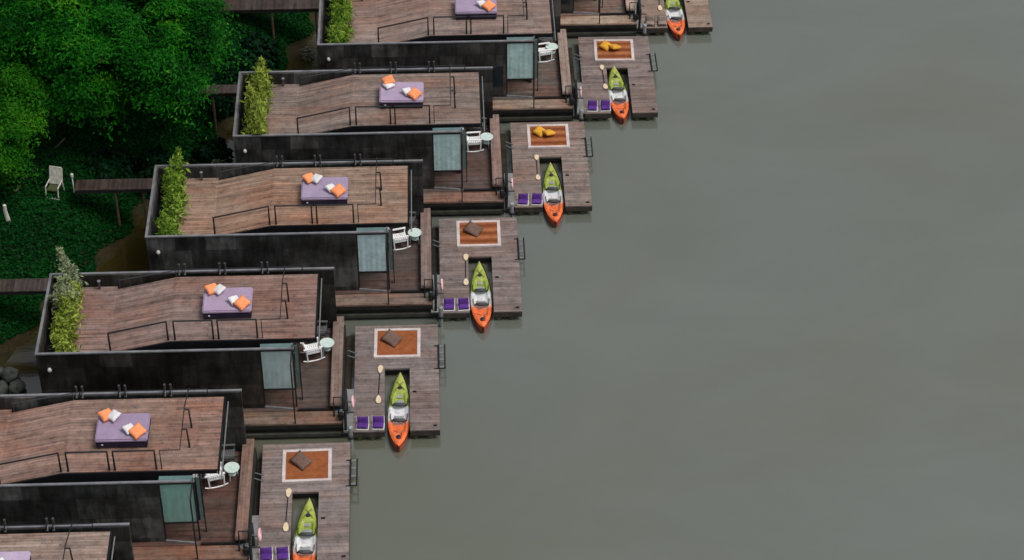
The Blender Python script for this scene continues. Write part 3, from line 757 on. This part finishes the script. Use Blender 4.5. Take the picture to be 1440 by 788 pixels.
for i in range(-1, 5):
    k = ky0 if first else copy_tree(ky0); first = False
    x, y, a = kpos[i]
    k.location = (UN[i][0] + x, UN[i][1] + y, .0); k.rotation_euler = (R(.5), R(1), R(a)); k.scale = (1.08, 1, 1)
    k['label'] = 'green white orange kayak ' + ('cut by the top edge in the slot of the ' if i == -1 else 'cut by the bottom edge in the slot of the ' if i == 4 else 'in the slot of the ') + dn[i]
def make_paddle():
    p = empty('paddle', (0, 0, 0), 'x', 'paddle', 'kayak paddles lying on the docks')
    MB().tube([(0, -.66, .03), (0, .66, .03)], .017, 6).build('shaft', 'vinyl', p)
    for s in (-1, 1):
        pl = [(0, .60), (.05, .66), (.10, .78), (.115, .92), (.085, 1.02), (.02, 1.06), (-.05, 1.03), (-.095, .92), (-.085, .76), (-.04, .65)]
        MB().prism([(x, s * y) for x, y in pl], .032, .05).build('blade', 'cream', p)
    return p
pd0 = make_paddle(); first = True
ppos = {-1: (3.02, 1.42, -2, 1), 0: (3.08, 1.72, 2, .92), 1: (3.12, 1.70, 0, .86), 2: (3.13, 1.62, -1, .96), 3: (3.02, 1.58, -2, 1.05), 4: (3.06, 1.60, -1, 1.05)}
for i in range(-1, 5):
    p = pd0 if first else copy_tree(pd0); first = False
    x, y, a, s = ppos[i]; q = DP(i, x, y); p.location = (*q, .452); p.rotation_euler = (0, 0, R(a)); p.scale = (1, s, 1)
    p['label'] = 'cream bladed kayak paddle lying along the slot of the ' + dn[i]

def make_lowchair(name, seat_mat, back_mat):
    c = empty(name, (0, 0, 0), 'x', 'floor chair', 'low seats at the near end of the docks')
    pillow_mesh(.50, .44, .13, 2).build('seat', seat_mat, c, smooth=True, fix=False).location = (0, -.02, .14)
    b = pillow_mesh(.50, .40, .12, 4).build('backrest', seat_mat, c, smooth=True, fix=False); b.location = (0, .22, .30); b.rotation_euler = (R(72), 0, 0)
    for s in (-1, 1):
        MB().tube([(s * .26, -.26, .02), (s * .26, .20, .045), (s * .26, .30, .48)], .016, 6).build('side_frame', back_mat, c)
    MB().box(-.25, .25, -.28, -.255, .005, .05).build('front_rail', back_mat, c)
    return c
lc0 = make_lowchair('floor_chair', 'vest', 'white'); first = True
M['brown_frame'] = plain('brown chair frame', (.04, .028, .022), .6, .3)
M['sling'] = cloth('greyed sling', (.24, .19, .165), .2)
lcb = make_lowchair('floor_chair', 'sling', 'brown_frame'); firstb = True
for i in range(-1, 5):
    for s in (0, 1):
        if i == -1: c = lcb if firstb else copy_tree(lcb); firstb = False
        else: c = lc0 if first else copy_tree(lc0); first = False
        x, y = DP(i, 2.40 + .60 * s, -.78); c.scale = (.88, .70, .72); c.location = (x, y, .452); c.rotation_euler = (0, 0, R(rnd.uniform(-5, 5)))
        c['label'] = ('greyed floor chair' if i == -1 else 'violet floor chair') + (' nearer the kayak' if s else ' on the house side') + ', near end of the ' + dn[i]

def make_ladder():
    l = empty('boarding_ladder', (0, 0, 0), 'x', 'ladder', 'boarding ladders on the docks')
    for x in (-.12, .12):
        MB().tube([(x, -.70, .05), (x, .70, .05)], .034, 6).build('stile', 'black', l)
    for y in (-.62, -.2, .22, .62): MB().box(-.115, .115, y - .05, y + .05, .035, .06).build('rung', 'grey_paint', l)
    for y in (-.68, .68): MB().box(-.30, .12, y - .02, y + .02, .004, .03).build('bracket', 'black', l)
    return l
ld0 = make_ladder(); first = True
for i in range(0, 5):
    l = ld0 if first else copy_tree(ld0); first = False
    x, y = DP(i, 5.50, 2.92 + {0: -.1, 1: .2, 2: 0, 3: .2, 4: .55}[i]); l.location = (x, y, .446)
    l['label'] = 'black ladder hung along the river edge of the ' + dn[i]

def make_pile():
    p = empty('mooring_pile', (0, 0, 0), 'x', 'mooring post', 'mooring piles between houses and docks')
    MB().tube([(0, 0, -1), (0, 0, 1.0)], .085, 12).build('pipe', 'steel', p)
    MB().lathe([(.11, .0), (.14, .01), (.14, .10), (.11, .11)], (0, 0, .48), 12).build('collar', 'black', p)
    MB().lathe([(.105, 0), (.11, .01), (.09, .05), (.01, .07)], (0, 0, 1.0), 12).build('cap', 'steel', p)
    MB().bar((-.42, .10, .56), (0, .10, .56), .07, .09).build('mooring_arm', 'black', p)
    return p
pl0 = make_pile(); first = True
def make_gate():
    g = empty('gangway_rail', (0, 0, 0), 'x', 'handrail', 'black handrails at the gangways')
    MB().tube([(-.16, .10, 0), (-.16, .10, .66), (.14, .10, .66), (.14, .10, 0)], .027, 6).build('near_frame', 'black', g)
    MB().tube([(.22, -.42, -.35), (.24, -.42, .62), (.24, .36, .72), (.24, .36, -.35)], .055, 6).build('side_frame', 'black', g)
    MB().box(-.18, .16, .02, .18, -.02, .003).build('foot_plate', 'steel', g)
    MB().tube([(.24, .0, .60), (.44, .0, .52)], .03, 6).build('hook', 'black', g)
    MB().tube([(.24, -.3, .36), (.52, -.3, .34)], .03, 6).build('hook', 'black', g)
    MB().lathe([(.02, 0), (.10, .02), (.12, .12), (.08, .24), (.02, .26)], (.08, -.28, .05), 10).build('winch', 'black', g)
    return g
gt0 = make_gate()
def make_buoy():
    vs = []; fs = []; n, m = 20, 8
    for a in range(n):
        A = 2 * math.pi * a / n
        for b in range(m):
            B = 2 * math.pi * b / m; r = .20 + .06 * math.cos(B); vs.append((.05 * math.sin(B), r * math.cos(A), r * math.sin(A)))
    fs = [(a * m + b, ((a + 1) % n) * m + b, ((a + 1) % n) * m + (b + 1) % m, a * m + (b + 1) % m) for a in range(n) for b in range(m)]
    return MB().add(vs, fs).build('lifebuoy', 'pink', None, smooth=True)
by0 = make_buoy(); tag(by0, 'x', 'lifebuoy', 'pink lifebuoys at the gangways')
for i in range(-1, 5):
    p = pl0 if first else copy_tree(pl0)
    g = gt0 if first else copy_tree(gt0)
    x, y = UN[i]; dx, dy = DO[i]
    p.location = (x + 2.06, y - 1.38, 0); p['label'] = 'grey steel mooring pile at the near corner of the ' + dn[i]
    g.location = (x + 1.60, y - .38, .83); g.scale = (1.15, 1.2, 1.1); g['label'] = 'black gangway handrail between bench end and ' + dn[i]
    if i >= 0:
        b = by0 if i == 0 else by0.copy()
        if i: COL.objects.link(b)
        b.location = (x + 2.12, y + .12, .95); b.rotation_euler = (0, R(-2), R(-2))
        b['label'] = 'faded pink lifebuoy hanging edge on beside the ' + dn[i]
    first = False

# ------------------------------------------------------------------ bank: boardwalks, trees, small things
def boardwalk(x0, x1, y0, y1, z, label, slope=0., posts=True):
    o = empty('boardwalk', (0, 0, 0), label, 'boardwalk', 'boardwalks from the bank to the houses')
    MB().add([(x0, y0, z - slope - .06), (x1, y0, z - .06), (x1, y1, z - .06), (x0, y1, z - slope - .06), (x0, y0, z - slope), (x1, y0, z), (x1, y1, z), (x0, y1, z - slope)],
             [(3, 2, 1, 0), (4, 5, 6, 7), (0, 1, 5, 4), (1, 2, 6, 5), (2, 3, 7, 6), (3, 0, 4, 7)]).build('walk_boards', 'path_wood', o)
    MB().bar((x0, y0 + .05, z - slope - .14), (x1, y0 + .05, z - .14), .06, .14).build('joist', 'raft', o)
    for x in (x1 - .5, (x0 + x1) / 2): MB().tube([(x, y0 + .1, -1), (x, y0 + .1, z - .2)], .06, 8).build('walk_post', 'bamboo', o)
boardwalk(-9.0, -1.9, -1.30, -.52, 2.30, 'boardwalk from the left edge to the fourth floating house from the top')
boardwalk(-2.3, 1.05, 5.22, 5.95, 2.32, 'boardwalk beside the white garden seat, reaching the third house from the top')
boardwalk(1.6, 4.5, 12.05, 12.70, 2.35, 'short dark boardwalk under the big tree, reaching the second house from the top')
boardwalk(2.8, 7.95, 18.75, 19.9, 2.35, 'boardwalk at the top edge, reaching the topmost floating house')

def tree(name, c, rx, ry, rz, base, mat, label, n_clump, per, size, seed, trunk_r=.22, layered=True):
    g = np.random.default_rng(seed)
    o = empty(name, (base[0], base[1], base[2]), label, 'tree', 'trees on the bank')
    off = Vector(base); C0 = np.array(c) - np.array(base)
    P = []; N = []; cl = []
    while len(cl) < n_clump:
        q = g.normal(size=3); q /= np.linalg.norm(q); r = g.uniform(.35, 1.) ** .45
        if q[2] < -.5: continue
        wob = 1 + .16 * math.sin(3 * math.atan2(q[1], q[0]) + 1.7 * seed) + .10 * math.sin(7 * math.atan2(q[1], q[0]) + seed) + .1 * math.sin(5 * q[2])
        p = C0 + q * np.array([rx, ry, rz]) * r * wob; cl.append((p, q))
    for p, q in cl:
        s = g.uniform(.55, 1.25); k = int(per * s)
        R_ = np.array([1.22, 1.22, .42 if layered else .62]) * s * (rx / 5.) ** .6
        t = g.normal(size=(k, 3)) * .36
        az = g.uniform(0, 6.283); el = np.array([math.cos(az), math.sin(az), 0]); t = t + (t @ el)[:, None] * el * .7
        L_ = p + t * R_
        L_[:, 2] -= .40 * (t[:, 0] ** 2 + t[:, 1] ** 2) * s * (rx / 5.)
        P.append(L_); N.append(g.normal(size=(k, 3)) * .55 + t * .5 + np.array([0, -.05, .7]) + q * .3)
    leaves_obj('crown', np.concatenate(P), np.concatenate(N), size, mat, o, 2.6, seed)
    tr = MB(); top = Vector(C0 * np.array([1, 1, .8]))
    tr.tube([(0, 0, -.4), tuple(top * .3 + Vector((.1, .05, 0))), tuple(top * .65), tuple(top)], [trunk_r * 1.2, trunk_r, trunk_r * .75, trunk_r * .35], 9)
    for b in range(9):
        p, q = cl[int(g.integers(len(cl)))]; p = Vector(p) * .94; st = top * (.45 + .05 * b)
        md = (st + p) / 2 + Vector((0, 0, .25)); tr.tube([tuple(st), tuple(md), tuple(p)], [trunk_r * .4, trunk_r * .25, trunk_r * .08], 6)
    tr.build('trunk', 'bark', o, smooth=True)
    return o
tree('broadleaf_tree', (-.95, 11.7, 6.0), 4.8, 4.6, 3.3, (-1.9, 13.0, 1.7), 'leaf_tree', 'largest dark green tree with layered branches spreading at the top left', 100, 1750, .12, 21, .30)
tree('round_tree', (-5.75, 6.7, 4.5), 2.3, 2.2, 2.6, (-6.4, 7.2, 1.7), 'leaf_round', 'rounded mid green tree cut by the left edge', 60, 950, .095, 22, .14, False)
tree('broadleaf_tree', (-6.6, 17.6, 6.0), 3.4, 3.2, 3.0, (-6.6, 18.6, 1.8), 'leaf_tree', 'dark green tree behind the largest, in the top left corner', 46, 1500, .12, 23, .22)
tree('broadleaf_tree', (3.2, 27.5, 7.0), 4.2, 3.2, 3.4, (2.6, 28.2, 1.8), 'leaf_tree', 'unseen tree added beyond the top boardwalk to darken water reflections', 70, 420, .17, 24, .25)  # out of view, added so the water by the bank reflects darker
def bush(name, c, rx, rz, mat, label, n, size, seed, stems=6, cat='shrub', group='shrubs on the bank'):
    g = np.random.default_rng(seed)
    o = empty(name, c, label, cat, group)
    t = g.normal(size=(n, 3)); t /= np.linalg.norm(t, axis=1, keepdims=True); t *= g.uniform(.1, 1, (n, 1)) ** .45; t[:, 2] = np.abs(t[:, 2])
    lump = 1 + .22 * np.sin(t[:, :1] * 7 + seed) * np.sin(t[:, 1:2] * 6 + 2 * seed)
    P = t * np.array([rx, rx, rz]) * lump; N = g.normal(size=P.shape) * .6 + t + np.array([0, 0, .5])
    leaves_obj('foliage', P, N, size, mat, o, 1.8, seed)
    st = MB()
    for k in range(stems):
        a = 2 * math.pi * k / stems + seed; st.tube([(0, 0, -.3), (.3 * rx * math.cos(a), .3 * rx * math.sin(a), rz * .45), (.6 * rx * math.cos(a), .6 * rx * math.sin(a), rz * .8)], [.03, .02, .008], 5)
    st.build('stems', 'bark', o)
    return o
sh = [((2.4, 8.2), 1.1, 1.0, 'low blackish shrub just left of the second house from the top'),
      ((.6, 8.6), 1.3, 1.1, 'wide blackish shrub below the right half of the big tree'),
      ((-1.3, 8.0), 1.3, .9, 'blackish shrub between the white seat and the big tree'),
      ((4.1, 15.8), 1.4, 1.3, 'large blackish shrub right of the big tree, below the top boardwalk'),
      ((3.0, 13.9), 1.1, 1.0, 'blackish shrub on the water edge above the short boardwalk'),
      ((3.0, 10.4), .75, .8, 'blackish shrub added to dim water at the rear wall of the second house from the top'),  # added to dim the bright water patch here
      ((4.7, 17.6), 1.0, .9, 'blackish shrub directly below the top boardwalk')]
for k, ((x, y), r_, hz, lab) in enumerate(sh): bush('shrub', (x, y, max(.1, land_z(x, y))), r_, hz, 'leaf_shrub', lab, 2600, .15, 40 + k)
for k, (x, y, r_, hz, lab) in enumerate([(3.35, 9.2, .42, .75, 'pale flowering plant behind the far wall of the third house'), (6.95, 18.2, .36, .5, 'pale leafed plant left of the topmost house'),
                                (7.0, 16.4, .22, .3, 'tiny pale plant by the rear wall of the topmost house')]):
    bush('flowering_plant', (x, y, 0.02), r_, hz, 'leaf_pale', lab, 240, .11, 60 + k, 5, 'plant', 'pale plants by the water')
# boulders behind the lower houses
def boulder(c, r, label, seed):
    bm = bmesh.new(); bmesh.ops.create_icosphere(bm, subdivisions=3, radius=r); rr = random.Random(seed)
    ax = [Vector((rr.uniform(-1, 1), rr.uniform(-1, 1), rr.uniform(-1, 1))).normalized() for _ in range(12)]
    for v in bm.verts:
        for a in ax:
            d = v.co.dot(a) - .78 * r
            if d > 0: v.co -= a * d * .85
        v.co.z *= .72; v.co += Vector((rr.uniform(-1, 1), rr.uniform(-1, 1), rr.uniform(-1, 1))) * r * .02
    me = bpy.data.meshes.new('boulder'); bm.to_mesh(me); bm.free(); me.materials.append(M['rock'])
    o = bpy.data.objects.new('boulder', me); COL.objects.link(o); o.location = c; o.rotation_euler = (0, 0, seed)
    tag(o, label, 'rock', 'boulders at the water edge')
boulder((-4.05, -4.0, .25), .40, 'palest grey boulder behind the second house from the bottom', 2)
boulder((-4.75, -3.9, .3), .46, 'grey boulder cut by the left edge', 3)
boulder((-3.75, -4.6, .15), .36, 'dark wet boulder nearest the rear wall', 4)
boulder((-4.4, -4.7, .15), .40, 'low grey boulder between the paler ones', 6)
pp = MB().tube([(-2.62, -4.62, -1), (-2.60, -4.6, 1.1)], [.13, .10], 9).build('mooring_pile', 'pale_bark'); tag(pp, 'pale timber pile at the rear corner of the fourth house from the top', 'mooring post')
# white garden seat
gs = empty('garden_seat', (-3.22, 5.75, 1.72), 'weathered white garden seat with tall back beside the boardwalk', 'seat', None, R(-14)); gs.scale = (.70, .8, .9)
bk = MB()
for k in range(5): bk.bar((-.32 + .15 * k, .18, .50), (-.32 + .15 * k, .48, 1.25), .135, .03, (0, 1, 0))
bk.bar((-.40, .50, 1.27), (.36, .50, 1.27), .06, .06)
bk.build('backrest', 'garden_white' if 'garden_white' in M else 'pale_bark', gs)
MB().box(-.36, .32, -.35, .20, .40, .46).build('seat', 'leaf_seat' if 'leaf_seat' in M else 'stem', gs)
for s, x in ((-1, -.40), (1, .38)):
    MB().tube([(x, -.45, 0), (x, -.36, .62), (x, .32, .68), (x, .50, 1.25)], .04, 6).build('arm_frame', 'pale_bark', gs)
    MB().tube([(x, .40, 0), (x, .30, .66)], .035, 6).build('leg', 'pale_bark', gs)
MB().bar((-.42, -.45, .06), (.40, -.45, .06), .12, .05).build('foot_bar', 'pale_bark', gs)
tag(MB().tube([(-4.95, 5.95, 1.75), (-4.1, 7.6, 1.95), (-3.2, 9.3, 2.05)], [.06, .055, .045], 7).build('bamboo_pole', 'bamboo'), 'long bamboo pole lying behind the white garden seat', 'pole')
tag(MB().tube([(-4.85, 3.6, 1.2), (-4.88, 3.6, 1.9), (-4.95, 3.58, 2.6), (-4.93, 3.55, 2.9)], [.12, .10, .085, .07], 8).build('timber_post', 'pale_bark'), 'short pale weathered post below the round tree', 'post')
pl = empty('path_lamp', (-2.45, 5.9, 2.0), 'small white path lamp at the start of the boardwalk', 'lamp')
MB().tube([(0, 0, -.3), (0, 0, .50)], .025, 6).build('pole', 'white', pl); MB().lathe([(.03, .50), (.07, .52), (.07, .66), (.03, .70)], n=10).build('lamp_shade', 'lamp', pl)

# ------------------------------------------------------------------ camera, light
cam = bpy.data.cameras.new('camera'); co = bpy.data.objects.new('camera', cam); COL.objects.link(co); scene.camera = co
cam.sensor_width = 36; cam.lens = 3218 / 1440 * 36; cam.clip_start = 1; cam.clip_end = 3000
co.location = (13.495318, -71.811991, 61.511415)
P_, A_ = R(40), R(2)
fw = Vector((math.sin(A_) * math.cos(P_), math.cos(A_) * math.cos(P_), -math.sin(P_)))
co.rotation_euler = fw.to_track_quat('-Z', 'Y').to_euler()
SUN_EL, SUN_AZ = 62., 108.     # azimuth clockwise from +Y: high over the river, behind the camera's right
wd = bpy.data.worlds.new('World'); scene.world = wd; wd.use_nodes = True
nt = wd.node_tree; bg = nt.nodes['Background']
sky = nt.nodes.new('ShaderNodeTexSky'); sky.sky_type = 'NISHITA'; sky.sun_disc = False
sky.sun_elevation = R(SUN_EL); sky.sun_rotation = R(SUN_AZ); sky.dust_density = 4.; sky.air_density = 1.2; sky.ozone_density = 1.
hs = nt.nodes.new('ShaderNodeHueSaturation'); hs.inputs["Saturation"].default_value = .38
nt.links.new(sky.outputs[0], hs.inputs['Color']); nt.links.new(hs.outputs[0], bg.inputs[0]); bg.inputs[1].default_value = .10
sl = bpy.data.lights.new('sun', 'SUN'); so = bpy.data.objects.new('sun', sl); COL.objects.link(so)
sl.energy = 1.3; sl.angle = R(22); sl.color = (1, .965, .92)
dr = -Vector((math.sin(R(SUN_AZ)) * math.cos(R(SUN_EL)), math.cos(R(SUN_AZ)) * math.cos(R(SUN_EL)), math.sin(R(SUN_EL))))
so.rotation_euler = dr.to_track_quat('-Z', 'Y').to_euler(); so.location = (0, 0, 60)
vs_ = scene.view_settings; scene.display_settings.display_device = 'sRGB'
vs_.view_transform = 'Standard'; vs_.look = 'None'; vs_.gamma = 1.; vs_.use_curve_mapping = False; vs_.exposure = 0.35
scene.render.engine = 'CYCLES'
